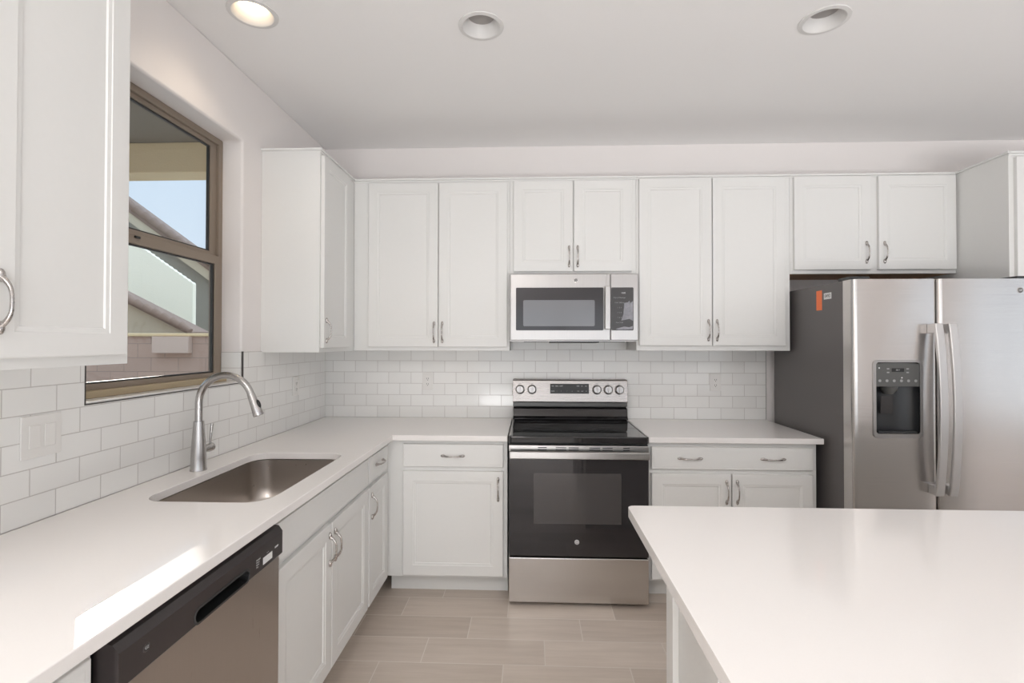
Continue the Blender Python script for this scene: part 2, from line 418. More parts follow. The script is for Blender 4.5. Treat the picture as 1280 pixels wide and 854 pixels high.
# backsplash tile and its edge trims
TB = .008
bm = bmesh.new()
prism(bm, [(TB, .914), (3.0, .914), (3.0, 1.377), (2.076, 1.377), (2.076, 1.46), (1.296, 1.46), (1.296, 1.377), (TB, 1.377)], [], lambda a, b, d: (a, d, b), -TB, -.0003)
tagk(obj('trim_1', bm, M['tile_b'], bevel=0), kind='structure')
bm = bmesh.new()
prism(bm, [(-3.9, .914), (-.0003, .914), (-.0003, 1.382), (WY1 + .004, 1.382), (WY1 + .004, WZ0 - .004), (WY0 - .004, WZ0 - .004), (WY0 - .004, 1.372), (-3.9, 1.372)], [], lambda a, b, d: (d, a, b), .0003, TB)
tagk(obj('trim_2', bm, M['tile_l']), kind='structure')
# returns of tile into the window recess: side and sill
bm = bmesh.new(); box(bm, -.098, .001, WY1 - .006, WY1 - .0003, WZ0 + .002, 1.382); tagk(obj('trim_3', bm, M['tile_l']), kind='structure')
bm = bmesh.new(); box(bm, -.098, .004, WY0 + .0003, WY1 - .0065, WZ0 - .0, WZ0 + .006); tagk(obj('trim_4', bm, M['plast']), kind='structure')
bm = bmesh.new()
box(bm, .0003, TB + .0015, WY1 + .0002, WY1 + .0036, WZ0 - .004, 1.384)
box(bm, .0003, TB + .0015, WY0 - .0036, WY1 + .0, WZ0 - .0036, WZ0 - .0004)
box(bm, .0003, TB + .0015, WY0 - .0036, WY0 - .0002, WZ0, 1.372)
tagk(obj('trim_5', bm, M['rim']), kind='structure')
bm = bmesh.new(); box(bm, 3.0003, 3.0035, -TB - .001, -.0003, .916, 1.377); tagk(obj('trim_6', bm, M['alu']), kind='structure')

# kitchen window
XW = -.10
win = thing('window_1', (XW, (WY0 + WY1) / 2, WZ0), kind='structure')
def ringx(bm, x0, x1, y0, y1, z0, z1, t):
    prism(bm, [(y0, z0), (y1, z0), (y1, z1), (y0, z1)], [[(y0 + t[0], z0 + t[1]), (y1 - t[2], z0 + t[1]), (y1 - t[2], z1 - t[3]), (y0 + t[0], z1 - t[3])]], lambda a, b, d: (d, a, b), x0, x1)
bm = bmesh.new(); ringx(bm, -.148, -.10, WY0 + .0005, WY1 - .0005, WZ0 + .0005, WZ1 - .0005, (.03, .03, .03, .03)); obj('window_frame', bm, M['taupe'], win, bevel=.002)
bm = bmesh.new(); ringx(bm, -.136, -.112, WY0 + .0305, WY1 - .0305, 1.84, WZ1 - .0305, (.045, .028, .045, .02)); us = obj('upper_sash', bm, M['taupe'], win, bevel=.002)
obj('upper_gasket', (lambda b: (ringx(b, -.130, -.118, WY0 + .076, WY1 - .076, 1.869, WZ1 - .051, (.005, .005, .005, .005)), b)[1])(bmesh.new()), M['gasket'], us)
obj('pane', bx(-.1265, -.1225, WY0 + .0815, WY1 - .0815, 1.8745, WZ1 - .0565), M['glass'], us)
bm = bmesh.new(); ringx(bm, -.1115, -.086, WY0 + .0305, WY1 - .0305, WZ0 + .031, 1.846, (.045, .022, .045, .04)); ls = obj('lower_sash', bm, M['taupe'], win, bevel=.002)
obj('lower_gasket', (lambda b: (ringx(b, -.105, -.092, WY0 + .076, WY1 - .076, WZ0 + .0535, 1.8055, (.009, .006, .009, .005)), b)[1])(bmesh.new()), M['gasket'], ls)
obj('pane', bx(-.1005, -.0965, WY0 + .0855, WY1 - .0855, WZ0 + .0600, 1.8), M['screen'], ls)
obj('sash_latch', bx(-.0855, -.079, -1.56, -1.535, 1.83, 1.838), M['black'], ls, bevel=.001)
obj('sill_track', bx(-.0995, -.060, WY0 + .006, WY1 - .02, WZ0 + .0065, WZ0 + .032), M['tan'], win, bevel=.003)

# ================================================================ countertops
CT0, CT1, CD = .884, .914, .664
def slab(name, outer, holes, label):
    bm = bmesh.new(); prism(bm, outer, holes, lambda a, b, d: (a, b, d), CT0, CT1)
    o = obj(name, bm, M['quartz'], bevel=.003, seg=3); tagk(o, label, 'countertop'); return o
SX0, SX1, SY0, SY1 = .152, .572, -1.822, -1.115
slab('countertop', [(.0086, -.0086), (1.3025, -.0086), (1.3025, -CD), (CD, -CD), (CD, -3.85), (.0086, -3.85)], [rrect(SX0, SX1, SY0, SY1, .075, 8)],
     'L-shaped white quartz countertop with the sink cut-out, running under the window into the corner')
slab('countertop', [(2.0715, -.0086), (3.003, -.0086), (3.003, -CD), (2.0715, -CD)], [], 'short white quartz countertop between the range and the fridge')

# island
isl = thing('kitchen_island', (3.0, -2.4, 0), 'large white kitchen island with panelled side and thick quartz top in the foreground', 'island')
IX0, IX1, IY0, IY1 = 1.736, 4.35, -3.05, -1.80
bm = bmesh.new(); prism(bm, rrect(IX0, IX1, IY0, IY1, .022, 6), [], lambda a, b, d: (a, b, d), CT0, CT1); obj('island_top', bm, M['quartz'], isl, bevel=.004, seg=3)
obj('island_body', bx(1.87, 4.28, -2.98, -1.828, 0, CT0 - .0005), M['cab'], isl, bevel=.001)
bm = bmesh.new()
FI = frame_pts((1.87, -2.98, 0), (0, 1, 0), (-1, 0, 0))
fbox(bm, FI, 0, 1.152, 0.0, .12, .0003, .019); fbox(bm, FI, 0, 1.152, .80, .8835, .0003, .019)
for a in (0, .36, .725, 1.083): fbox(bm, FI, a, a + .069, .1205, .7995, .0003, .019)
obj('side_panelling', bm, M['cab'], isl, bevel=.0015)

# ================================================================ wall cabinets
CF = .315
FB = frame_pts((0, -CF, 0), (1, 0, 0), (0, -1, 0)); UX = (1, 0, 0); NB = (0, -1, 0)
FL = frame_pts((CF, 0, 0), (0, 1, 0), (1, 0, 0)); UY = (0, 1, 0); NL = (1, 0, 0)
DU = CF - .0006
g = 'white wall cabinets'
Z0 = 1.378
cabinet('wall_cabinet', 'tall white two-door wall cabinet in the corner, left of the microwave', FB, UX, NB, CF + .001, 1.297, Z0, UZ, DU,
        [(.413, .851, 1.401, 2.424, [(.828, 1.492)]), (.857, 1.283, 1.401, 2.424, [(.880, 1.492)])], crown=True)
cabinet('wall_cabinet', 'short white two-door wall cabinet directly above the microwave', FB, UX, NB, 1.297, 2.077, 1.849, UZ, DU,
        [(1.322, 1.687, 1.868, 2.430, [(1.664, 1.96)]), (1.694, 2.048, 1.868, 2.430, [(1.717, 1.96)])], crown=True)
cabinet('wall_cabinet', 'tall white two-door wall cabinet between the microwave and the fridge', FB, UX, NB, 2.077, 3.004, Z0 + .003, UZ, DU,
        [(2.093, 2.531, 1.411, 2.436, [(2.508, 1.505)]), (2.537, 2.971, 1.411, 2.436, [(2.560, 1.505)])], crown=True)
cabinet('wall_cabinet', 'short white two-door wall cabinet above the fridge with raw brown underside', FB, UX, NB, 3.004, 3.985, 1.851, UZ, DU,
        [(3.024, 3.476, 1.871, 2.438, [(3.448, 1.975)]), (3.522, 3.974, 1.871, 2.438, [(3.553, 1.975)])], crown=True, wood=True)
cabinet('wall_cabinet', 'narrow white wall cabinet on the left wall between the window and the corner', FL, UY, NL, -.822, -.0006, Z0 - .002, UZ, DU,
        [(-.806, -.432, 1.400, 2.424, [(-.779, 1.492)])], crown=True)
cabinet('wall_cabinet', 'large white wall cabinet closest to the camera, left of the window', FL, UY, NL, -2.82, -2.062, Z0 - .006, UZ, DU,
        [(-2.438, -2.085, 1.397, 2.424, [(-2.413, 1.515)]), (-2.80, -2.444, 1.397, 2.424, [(-2.470, 1.515)])], crown=True)
# pantry
FP = frame_pts((0, -.645, 0), (1, 0, 0), (0, -1, 0))
cabinet('pantry_cabinet', 'tall deep white pantry cabinet rising at the right of the fridge', FP, UX, NB, 3.986, 4.80, 0, UZ, .645 - .0006,
        [(4.012, 4.392, .14, 2.424, [(4.37, 1.1)]), (4.398, 4.778, .14, 2.424, [(4.42, 1.1)])], base=True, crown=True)
bm = bmesh.new(); fbox(bm, frame_pts((3.986, 0, 0), (0, 1, 0), (-1, 0, 0)), -.655, -.328, UZ - .0115, UZ, .0003, .011)
pan = [o for o in COL.objects if o.name.startswith('pantry')][0]
obj('side_moulding', bm, M['cab'], pan, bevel=.0015)
bm = bmesh.new(); fbox(bm, frame_pts((0, -.822, 0), (1, 0, 0), (0, -1, 0)), .0006, CF + .011, UZ - .0115, UZ, .0003, .011)
sc_ = [o for o in COL.objects if o.get('label', '').startswith('narrow white wall')][0]
obj('side_moulding', bm, M['cab'], sc_, bevel=.0015)

# ================================================================ base cabinets
BF = .62
FB2 = frame_pts((0, -BF, 0), (1, 0, 0), (0, -1, 0)); FL2 = frame_pts((BF, 0, 0), (0, 1, 0), (1, 0, 0))
CZ = CT0 - .0006
cabinet('base_cabinet', 'white base cabinet with one drawer and one door, left of the range', FB2, UX, NB, BF + .001, 1.300, 0, CZ, BF - .0006,
        [(.716, 1.277, .132, .712, [(1.249, .615)])], [(.716, 1.277, .736, .861, [(.996, .798)])], base=True)
cabinet('base_cabinet', 'white base cabinet with wide drawer and two doors, right of the range', FB2, UX, NB, 2.074, 2.985, 0, CZ, BF - .0006,
        [(2.092, 2.521, .132, .712, [(2.496, .615)]), (2.528, 2.958, .132, .712, [(2.553, .615)])],
        [(2.092, 2.958, .736, .858, [(2.300, .797), (2.745, .797)])], base=True)
cabinet('base_cabinet', 'narrow white base cabinet with small drawer and door in the inside corner', FL2, UY, NL, -.989, -.0008, 0, CZ, BF - .0008,
        [(-.980, -.668, .132, .712, [(-.945, .615)])], [(-.980, -.668, .736, .861, [(-.826, .805)])], base=True)
cabinet('sink_cabinet', 'white sink base cabinet with a false drawer front and two doors under the sink', FL2, UY, NL, -1.887, -.989, 0, .66, BF - .0008,
        [(-1.868, -1.440, .132, .712, [(-1.464, .615)]), (-1.434, -.999, .132, .712, [(-1.412, .615)])], [(-1.868, -.999, .736, .861, [])], base=True)
sk = [o for o in COL.objects if o.name.startswith('sink_cabinet')][0]
bm = bmesh.new(); box(bm, BF - .02, BF, -1.8864, -.9896, .6605, CZ)
obj('face_rail', bm, M['cab'], sk)
cabinet('base_cabinet', 'white base cabinet at the near end of the counter beside the dishwasher', FL2, UY, NL, -3.84, -2.503, 0, CZ, BF - .0008,
        [(-3.17, -2.522, .132, .712, [(-2.55, .615)]), (-3.82, -3.18, .132, .712, [(-3.2, .615)])], [(-3.17, -2.522, .736, .861, [(-2.85, .8)]), (-3.82, -3.18, .736, .861, [(-3.5, .8)])], base=True)

# ================================================================ dishwasher
dw = thing('dishwasher', (.33, -2.192, 0), 'stainless dishwasher with black control panel under the left counter', 'dishwasher')
DY0, DY1 = -2.496, -1.889
obj('tub', bx(.03, .618, DY0 + .003, DY1 - .003, .015, .872), M['black'], dw)
obj('door', bx(.6185, .658, DY0, DY1, .11, .779), steel('dishwasher_stainless', (.50, .455, .42), .30, (160, 160, 4), .04), dw, 'brushed stainless door', bevel=.004)
# panel with a chamfered top and a moulded pocket handle
bm = bmesh.new()
prf = [(.6185, .7795), (.662, .7795), (.667, .785), (.667, .852), (.655, .868), (.6185, .872)]
PY0, PY1, PZ0, PZ1 = -2.285, -2.070, .783, .812
A = [bm.verts.new((x, DY0, z)) for x, z in prf]; B = [bm.verts.new((x, DY1, z)) for x, z in prf]
bm.faces.new(A[::-1]); bm.faces.new(B)
for k in range(len(prf)):
    if k == 2: continue
    j = (k + 1) % len(prf); bm.faces.new((A[k], A[j], B[j], B[k]))
hole = rrect(PY0, PY1, PZ0 + .004, PZ1 + .004, .014, 5)
out_v = [A[2], B[2], B[3], A[3]]
hv = [bm.verts.new((.667, y, z)) for y, z in hole]
es = [bm.edges.get((out_v[i], out_v[(i + 1) % 4])) or bm.edges.new((out_v[i], out_v[(i + 1) % 4])) for i in range(4)]
es += [bm.edges.new((hv[i], hv[(i + 1) % len(hv)])) for i in range(len(hv))]
bmesh.ops.triangle_fill(bm, use_beauty=True, edges=es)
h2 = [bm.verts.new((.630, y * .96 + (PY0 + PY1) / 2 * .04, z + .004)) for y, z in hole]
for i in range(len(hv)):
    j = (i + 1) % len(hv); f = bm.faces.new((hv[i], hv[j], h2[j], h2[i])); f.material_index = 1
f = bm.faces.new(h2); f.material_index = 1
cp = obj('control_panel', bm, [M['dwpanel'], M['black']], dw, 'black glossy control panel with pocket handle')
bm = bmesh.new(); ro = rrect(PY0 - .006, PY1 + .006, PZ0 - .001, PZ1 + .010, .018, 6); ri = rrect(PY0, PY1, PZ0 + .004, PZ1 + .004, .014, 6)
prism(bm, ro, [ri], lambda a, b, d: (d, a, b), .6672, .6686); obj('pocket_rim', bm, M['dkgrey'], cp, bevel=.0006)
obj('energy_label', bx(.6673, .6677, -2.000, -1.950, .795, .815), M['white'], cp, 'small white printed sticker')
text('-- --', .007, (.6676, -1.975, .822), (0, 1, 0), (0, 0, 1), M['white'], cp)
text('Normal\nHeavy\nRinse\nDry', .0065, (.6676, -2.035, .812), (0, 1, 0), (0, 0, 1), M['grey'], cp, align='LEFT')
text('START', .007, (.6676, -1.925, .818), (0, 1, 0), (0, 0, 1), M['white'], cp)
emblem((.667, -2.43, .825), (1, 0, 0), .009, cp, M['dwpanel'])
obj('toe_plate', bx(.57, .60, DY0 + .003, DY1 - .003, .0, .105), M['black'], dw)

# ================================================================ sink and faucet
snk = thing('sink', ((SX0 + SX1) / 2, (SY0 + SY1) / 2, .68), 'rectangular undermount stainless steel sink set in the left counter', 'sink')
bm = bmesh.new()
def loop(off, r, z): return [bm.verts.new((x, y, z)) for x, y in rrect(SX0 + off, SX1 - off, SY0 + off, SY1 - off, r, 8)]
L_ = [loop(-.02, .09, CT0 - .003), loop(-.004, .078, CT0 - .003), loop(-.003, .078, .76), loop(.004, .08, .712), loop(.014, .075, .696), loop(.035, .06, .689), loop(.15, .02, .683)]
for a, b in zip(L_, L_[1:]):
    for i in range(len(a)):
        j = (i + 1) % len(a); bm.faces.new((a[i], a[j], b[j], b[i]))
bm.faces.new(L_[-1])
ob = obj('basin', bm, M['steel_s'], snk, smooth=50); sm = ob.modifiers.new('solid', 'SOLIDIFY'); sm.thickness = .0015; sm.offset = -1
bm = bmesh.new(); lathe(bm, ((SX0 + SX1) / 2 - .05, (SY0 + SY1) / 2, .6845), [(.055, 0), (.054, .003), (.044, .001), (.040, -.0005)], 32, cap=False); lathe(bm, ((SX0 + SX1) / 2 - .05, (SY0 + SY1) / 2, .6848), [(.04, 0), (.01, .002)], 24)
obj('drain', bm, M['chrome'], snk, smooth=40)

fa = thing('faucet', (.092, -1.44, CT1), 'tall gooseneck brushed nickel pull-down faucet behind the sink', 'faucet')
FX, FY = .092, -1.44
bm = bmesh.new(); lathe(bm, (FX, FY, CT1 + .0002), [(.0305, 0), (.0305, .004), (.029, .010), (.0275, .05), (.0250, .11), (.0205, .165), (.0188, .198)], 32); obj('body', bm, M['chrome'], fa, smooth=40)
bm = bmesh.new(); pts = [(FX, FY, 1.113), (FX, FY, 1.19)]
R_ = .110; cx_ = FX + R_
for k in range(0, 25):
    a = PI - k * (PI * .90) / 24; pts.append((cx_ + R_ * math.cos(a), FY, 1.185 + R_ * 1.02 * math.sin(a)))
end = Vector(pts[-1]); dirv = (Vector(pts[-1]) - Vector(pts[-2])).normalized()
tube(bm, pts, .0138, 18); obj('spout', bm, M['chrome'], fa, smooth=60)
bm = bmesh.new(); p0 = end - dirv * .002; tube(bm, [p0, p0 + dirv * .012, p0 + dirv * .05, p0 + dirv * .088, p0 + dirv * .092], [.0148, .0155, .0172, .0205, .0190], 20)
sh = obj('spray_head', bm, M['chrome'], fa, smooth=50)
bm = bmesh.new(); ellip(bm, p0 + dirv * .045 + Vector((.0165, 0, .004)), (Vector((.006, 0, .002)), Vector((0, .009, 0)), dirv * .018)); obj('spray_button', bm, M['black'], sh, 'black button', smooth=60)
bm = bmesh.new(); lathe(bm, (FX, FY + .020, .992), [(.0155, 0), (.0155, .040), (.017, .042), (.017, .062), (.010, .066)], 24, (0, 1, 0)); hl = obj('valve', bm, M['chrome'], fa, smooth=40)
bm = bmesh.new(); tube(bm, [(FX, FY + .07, 1.0), (FX + .002, FY + .072, 1.035), (FX + .005, FY + .076, 1.090)], [.0045, .0050, .0062], 12); obj('lever', bm, M['chrome'], hl, smooth=50)

# ================================================================ range
rg = thing('range', (1.6875, -.34, 0), 'freestanding stainless electric range with black glass cooktop and oven door', 'range')
RX0, RX1 = 1.3095, 2.0655
obj('side_panels', bx(RX0, RX1, -.652, -.03, .02, .884), M['black'], rg, bevel=.001)
for x, y in ((1.34, -.60), (2.03, -.60), (1.34, -.08), (2.03, -.08)):
    bm = bmesh.new(); lathe(bm, (x, y, 0), [(.014, 0), (.014, .006), (.008, .008), (.008, .0195)], 12); obj('foot', bm, M['black'], rg)
# cooktop
bm = bmesh.new(); prism(bm, [(RX0 - .001, -.685), (RX0 + .012, -.700), (RX1 - .012, -.700), (RX1 + .001, -.685), (RX1 + .001, -.055), (RX0 - .001, -.055)], [], lambda a, b, d: (a, b, d), .8845, .921)
ct = obj('cooktop', bm, M['blackgl'], rg, 'black ceramic glass cooktop', bevel=.005, seg=3)
for nm, (x0, x1) in (('l', (RX0 + .006, RX0 + .012)), ('r', (RX1 - .012, RX1 - .006))):
    obj('cooktop_trim', bx(x0, x1, -.672, -.13, .9208, .9235), M['steel_v'], ct, 'thin bright side strip')
for (x, y, r) in ((1.49, -.50, .115), (1.88, -.50, .095), (1.49, -.24, .078), (1.88, -.24, .078)):
    bm = bmesh.new(); prism(bm, [(x + r * math.cos(t), y + r * math.sin(t)) for t in [2 * PI * k / 48 for k in range(48)]],
                            [[(x + (r - .003) * math.cos(t), y + (r - .003) * math.sin(t)) for t in [2 * PI * k / 48 for k in range(48)]]], lambda a, b, d: (a, b, d), .9211, .9214)
    obj('burner_ring', bm, M['burner'], ct)
# backguard: black lower shroud, gap, stainless console
def profx(prf, x0, x1):
    bm = bmesh.new(); A = [bm.verts.new((x0, y, z)) for y, z in prf]; B = [bm.verts.new((x1, y, z)) for y, z in prf]
    bm.faces.new(A[::-1]); bm.faces.new(B)
    for k in range(len(prf)):
        j = (k + 1) % len(prf); bm.faces.new((A[k], A[j], B[j], B[k]))
    return bm
obj('rear_shroud', profx([(-.010, .9215), (-.130, .9215), (-.134, .930), (-.118, .945), (-.108, .992), (-.075, 1.0), (-.010, 1.0)], RX0 + .003, RX1 - .003), M['blackgl'], rg, 'glossy black curved shroud', bevel=.002)
obj('console_base', profx([(-.010, 1.0005), (-.070, 1.0005), (-.070, 1.006), (-.100, 1.008), (-.100, 1.033), (-.010, 1.033)], RX0 + .002, RX1 - .002), M['midgrey'], rg, bevel=.001)
cons = obj('console', profx([(-.010, 1.0335), (-.108, 1.0335), (-.110, 1.040), (-.096, 1.176), (-.088, 1.183), (-.010, 1.183)], RX0, RX1), M['steel_c'], rg, 'stainless control console', bevel=.002)
tilt = math.atan2(.014, .136); NC = Vector((0, -math.cos(tilt), math.sin(tilt))); ZC = Vector((0, math.sin(tilt), math.cos(tilt)))
def cpt(x, z, d=0): return Vector((x, -.110 + (z - 1.040) * .014 / .136, z)) + NC * d
for x in (1.358, 1.437, 1.864, 1.938, 2.011):
    bm = bmesh.new(); lathe(bm, cpt(x, 1.118), [(.031, .0002), (.031, .003), (.026, .006), (.0245, .022), (.022, .026)], 28, NC)
    k = obj('knob', bm, M['steel_v'], cons, smooth=35)
    bm = bmesh.new(); c = cpt(x, 1.118, .030); X = Vector((1, 0, 0))
    vs = [bm.verts.new(c + X * a * .0045 + ZC * b * .023 + NC * d * .005) for a in (-1, 1) for b in (-1, 1) for d in (-1, 1)]
    for f in ((0, 1, 3, 2), (4, 6, 7, 5), (0, 4, 5, 1), (2, 3, 7, 6), (0, 2, 6, 4), (1, 5, 7, 3)): bm.faces.new([vs[i] for i in f])
    obj('knob_grip', bm, M['steel_v'], cons, bevel=.0015)
    text('OFF', .008, cpt(x, 1.156, .0006), (1, 0, 0), ZC, M['midgrey'], cons)
    text('\u2022', .014, cpt(x, 1.075, .0006), (1, 0, 0), ZC, M['midgrey'], cons)
bm = bmesh.new(); vs = [bm.verts.new(cpt(x, z, d)) for x in (1.557, 1.812) for z in (1.092, 1.156) for d in (.0004, .0022)]
for f in ((0, 1, 3, 2), (4, 6, 7, 5), (0, 4, 5, 1), (2, 3, 7, 6), (0, 2, 6, 4), (1, 5, 7, 3)): bm.faces.new([vs[i] for i in f])
dsp = obj('display', bm, M['black'], cons, 'black touch control display', bevel=.0008)
for i, (x, s) in enumerate(((1.575, 'BAKE'), (1.602, 'BROIL'), (1.629, 'WARM'), (1.740, 'TIMER'), (1.767, 'SET'), (1.793, 'OFF'))):
    text(s, .0072, cpt(x, 1.141, .0028), (1, 0, 0), ZC, M['white'], dsp)
for i, (x, s) in enumerate(((1.575, 'CLEAN'), (1.602, '\u2013'), (1.629, '+'), (1.668, ':'), (1.700, '\u2013 +'), (1.740, '1 2 3'), (1.767, '4 5 6'), (1.793, '7 8'))):
    text(s, .0075, cpt(x, 1.108, .0028), (1, 0, 0), ZC, M['white'], dsp)
# oven front
obj('vent_rail', bx(RX0 + .001, RX1 - .001, -.690, -.6525, .836, .871), M['steel_v'], rg, 'stainless strip with vent slots', bevel=.003)
vr = [o for o in COL.objects if o.name.startswith('vent_rail')][0]
for (a, b) in ((.155, .202), (.250, .306), (.318, .372), (.428, .485), (.497, .550), (.606, .640)):
    for z in (.857, .846): obj('vent_slot', bx(1.31 + a * 1.02, 1.31 + b * 1.02, -.6908, -.6902, z, z + .0045), M['black'], vr)
od = obj('oven_door', bx(RX0 + .001, RX1 - .001, -.692, -.6525, .272, .834), M['ovengl'], rg, 'black glass oven door', bevel=.004)
obj('oven_window', bx(1.445, 1.918, -.6932, -.6924, .449, .722), M['ovenwin'], od, bevel=.0003)
bm = bmesh.new()
prism(bm, [(RX0 + .006, .808), (RX1 - .006, .808), (RX1 - .006, .846), (RX0 + .006, .846)], [], lambda a, b, d: (a, d, b), -.742, -.728)
for a, b in ((RX0 + .012, RX0 + .050), (RX1 - .050, RX1 - .012)): box(bm, a, b, -.7285, -.6925, .806, .831)
obj('oven_handle', bm, M['steel_v'], od, 'wide flat stainless handle', bevel=.004, seg=3)
emblem((1.679, -.6925, .352), (0, -1, 0), .0125, od, M['white'])
obj('storage_drawer', bx(RX0 + .001, RX1 - .001, -.692, -.6525, .022, .264), M['steel'], rg, 'stainless storage drawer', bevel=.005, seg=3)

# ================================================================ microwave
mw = thing('microwave', (1.695, -.2, 1.435), 'stainless over-the-range microwave under the short cabinet', 'microwave')
MX0, MX1, MY, MZ0, MZ1 = 1.3155, 2.0735, -.388, 1.441, 1.8455
obj('case', bx(1.299, MX1 - .002, -.350, -.0085, MZ0 - .006, MZ1), M['steel_v'], mw, bevel=.002)
md = obj('door', bx(1.304, 1.9075, MY, -.3505, MZ0 + .001, MZ1), M['steel_v'], mw, 'stainless framed door', bevel=.004)
bm = bmesh.new(); prism(bm, rrect(1.339, 1.866, 1.503, 1.762, .006, 3), [], lambda a, b, d: (a, d, b), MY - .0016, MY - .0003); obj('door_glass', bm, M['mwgl'], md, 'dark glass', bevel=.0005)
bm = bmesh.new(); prism(bm, rrect(1.383, 1.814, 1.528, 1.686, .008, 3), [], lambda a, b, d: (a, d, b), MY - .0024, MY - .0018); obj('viewing_screen', bm, M['mwwin'], md, 'lighter grey viewing screen')
bm = bmesh.new(); box(bm, 1.872, 1.904, MY - .034, MY - .024, 1.508, 1.766)
for z in (1.512, 1.742): box(bm, 1.878, 1.898, MY - .0242, MY - .0017, z, z + .018)
obj('door_handle', bm, M['steel_v'], md, 'vertical flat stainless bar', bevel=.003)
emblem((1.700, MY, 1.805), (0, -1, 0), .0125, md, M['nickel'])
mcf = obj('control_frame', bx(1.9095, MX1, MY, -.3505, MZ0 + .001, MZ1), M['steel_v'], mw, bevel=.004)
bm = bmesh.new(); prism(bm, rrect(1.914, 2.046, 1.503, 1.762, .006, 3), [], lambda a, b, d: (a, d, b), MY - .0016, MY - .0003); mp = obj('control_panel', bm, M['panel'], mcf, 'black keypad', bevel=.0005)
for r, row in enumerate(('Popcorn Beverage', 'Cook  Defrost', '1  2  3', '4  5  6', '7  8  9', 'Start 0 Off')):
    text(row, .0095, (1.962, MY - .0020, 1.700 - r * .030), (1, 0, 0), (0, 0, 1), M['grey'], mp)
text('12:00', .012, (1.985, MY - .0020, 1.728), (1, 0, 0), (0, 0, 1), M['white'], mp)
bm = bmesh.new(); prism(bm, [(1.972, 1.562), (1.985, 1.600), (1.990, 1.668), (2.012, 1.672), (2.020, 1.682), (2.028, 1.668), (2.042, 1.680), (2.043, 1.560), (2.020, 1.572), (1.995, 1.566)], [], lambda a, b, d: (a, d, b), MY - .0034, MY - .0026)
obj('protective_film', bm, M['film'], mp, 'crinkled grey protective film')
bm = bmesh.new(); prism(bm, [(1.938, 1.511), (1.955, 1.507), (2.04, 1.510), (2.042, 1.530), (2.02, 1.522), (1.99, 1.526), (1.96, 1.518)], [], lambda a, b, d: (a, d, b), MY - .0034, MY - .0026)
obj('protective_film', bm, M['film'], mp, 'crinkled grey protective film')
bm = bmesh.new(); box(bm, MX0 + .07, MX0 + .22, -.345, -.16, MZ0 - .0095, MZ0 - .0062); box(bm, MX1 - .22, MX1 - .07, -.345, -.16, MZ0 - .0095, MZ0 - .0062)
obj('vent_filter', bm, M['midgrey'], mw)
obj('lamp_cover', profx([(-.352, MZ0 - .0062), (-.352, MZ0 - .012), (-.20, MZ0 - .016), (-.18, MZ0 - .0062)], 1.545, 1.845), M['black'], mw)

# ================================================================ fridge
fr = thing('refrigerator', (3.485, -.4, 0), 'side-by-side stainless refrigerator with water dispenser and charcoal side', 'refrigerator')
GX0, GX1, GS, GF, GB = 3.030, 3.940, 3.440, -.865, -.802
obj('cabinet_body', bx(GX0, GX1, -.785, -.06, .02, 1.748), M['fside'], fr, 'charcoal cabinet body', bevel=.004)
obj('base_grille', bx(GX0 + .01, GX1 - .01, -.80, -.786, .01, .055), M['black'], fr)
for hx in (GX0 + .004, GX1 - .10): obj('hinge_cover', bx(hx, hx + .096, -.84, -.74, 1.7485, 1.764), M['dkgrey'], fr, bevel=.003)
def fdoor(x0, x1, name, hole=None):
    """door with generously rounded long edges, extruded upward; optional dispenser opening on its front"""
    r = .022; pf = [(x0, -.7865)]
    for k in range(9):
        a = PI + k / 8 * PI / 2; pf.append((x0 + r + r * math.cos(a), GF + r + r * math.sin(a)))
    r2 = r
    for k in range(9):
        a = 1.5 * PI + k / 8 * PI / 2; pf.append((x1 - r2 + r2 * math.cos(a), GF + r2 + r2 * math.sin(a)))
    pf.append((x1, -.7865)); z0, z1 = .062, 1.748
    bm = bmesh.new(); A = [bm.verts.new((x, y, z0)) for x, y in pf]; B = [bm.verts.new((x, y, z1)) for x, y in pf]
    bm.faces.new(A[::-1]); bm.faces.new(B)
    for k in range(len(pf)):
        j = (k + 1) % len(pf)
        if hole and k == 9:
            es = [bm.edges.get((A[k], A[j])), bm.edges.get((B[k], B[j])), bm.edges.get((A[k], B[k])) or bm.edges.new((A[k], B[k])), bm.edges.get((A[j], B[j])) or bm.edges.new((A[j], B[j]))]
            hv = [bm.verts.new((x, GF, z)) for x, z in hole]
            es += [bm.edges.new((hv[i], hv[(i + 1) % len(hv)])) for i in range(len(hv))]
            bmesh.ops.triangle_fill(bm, use_beauty=True, edges=es)
            hb = [bm.verts.new((x, GF + .004, z)) for x, z in hole]
            for i in range(len(hv)):
                q = (i + 1) % len(hv); bm.faces.new((hv[i], hv[q], hb[q], hb[i]))
        else: bm.faces.new((A[k], A[j], B[j], B[k]))
    return obj(name, bm, M['steel'], fr, smooth=30)
DX0, DX1, DZ0, DZ1 = 3.131, 3.354, .969, 1.340
hole = rrect(DX0, DX1, DZ0, DZ1, .018, 5)
d1 = fdoor(GX0, GS - .003, 'freezer_door', hole); d2 = fdoor(GS + .003, GX1, 'fridge_door')
d1['label'] = 'narrow stainless freezer door with the dispenser'; d2['label'] = 'wide stainless fridge door'
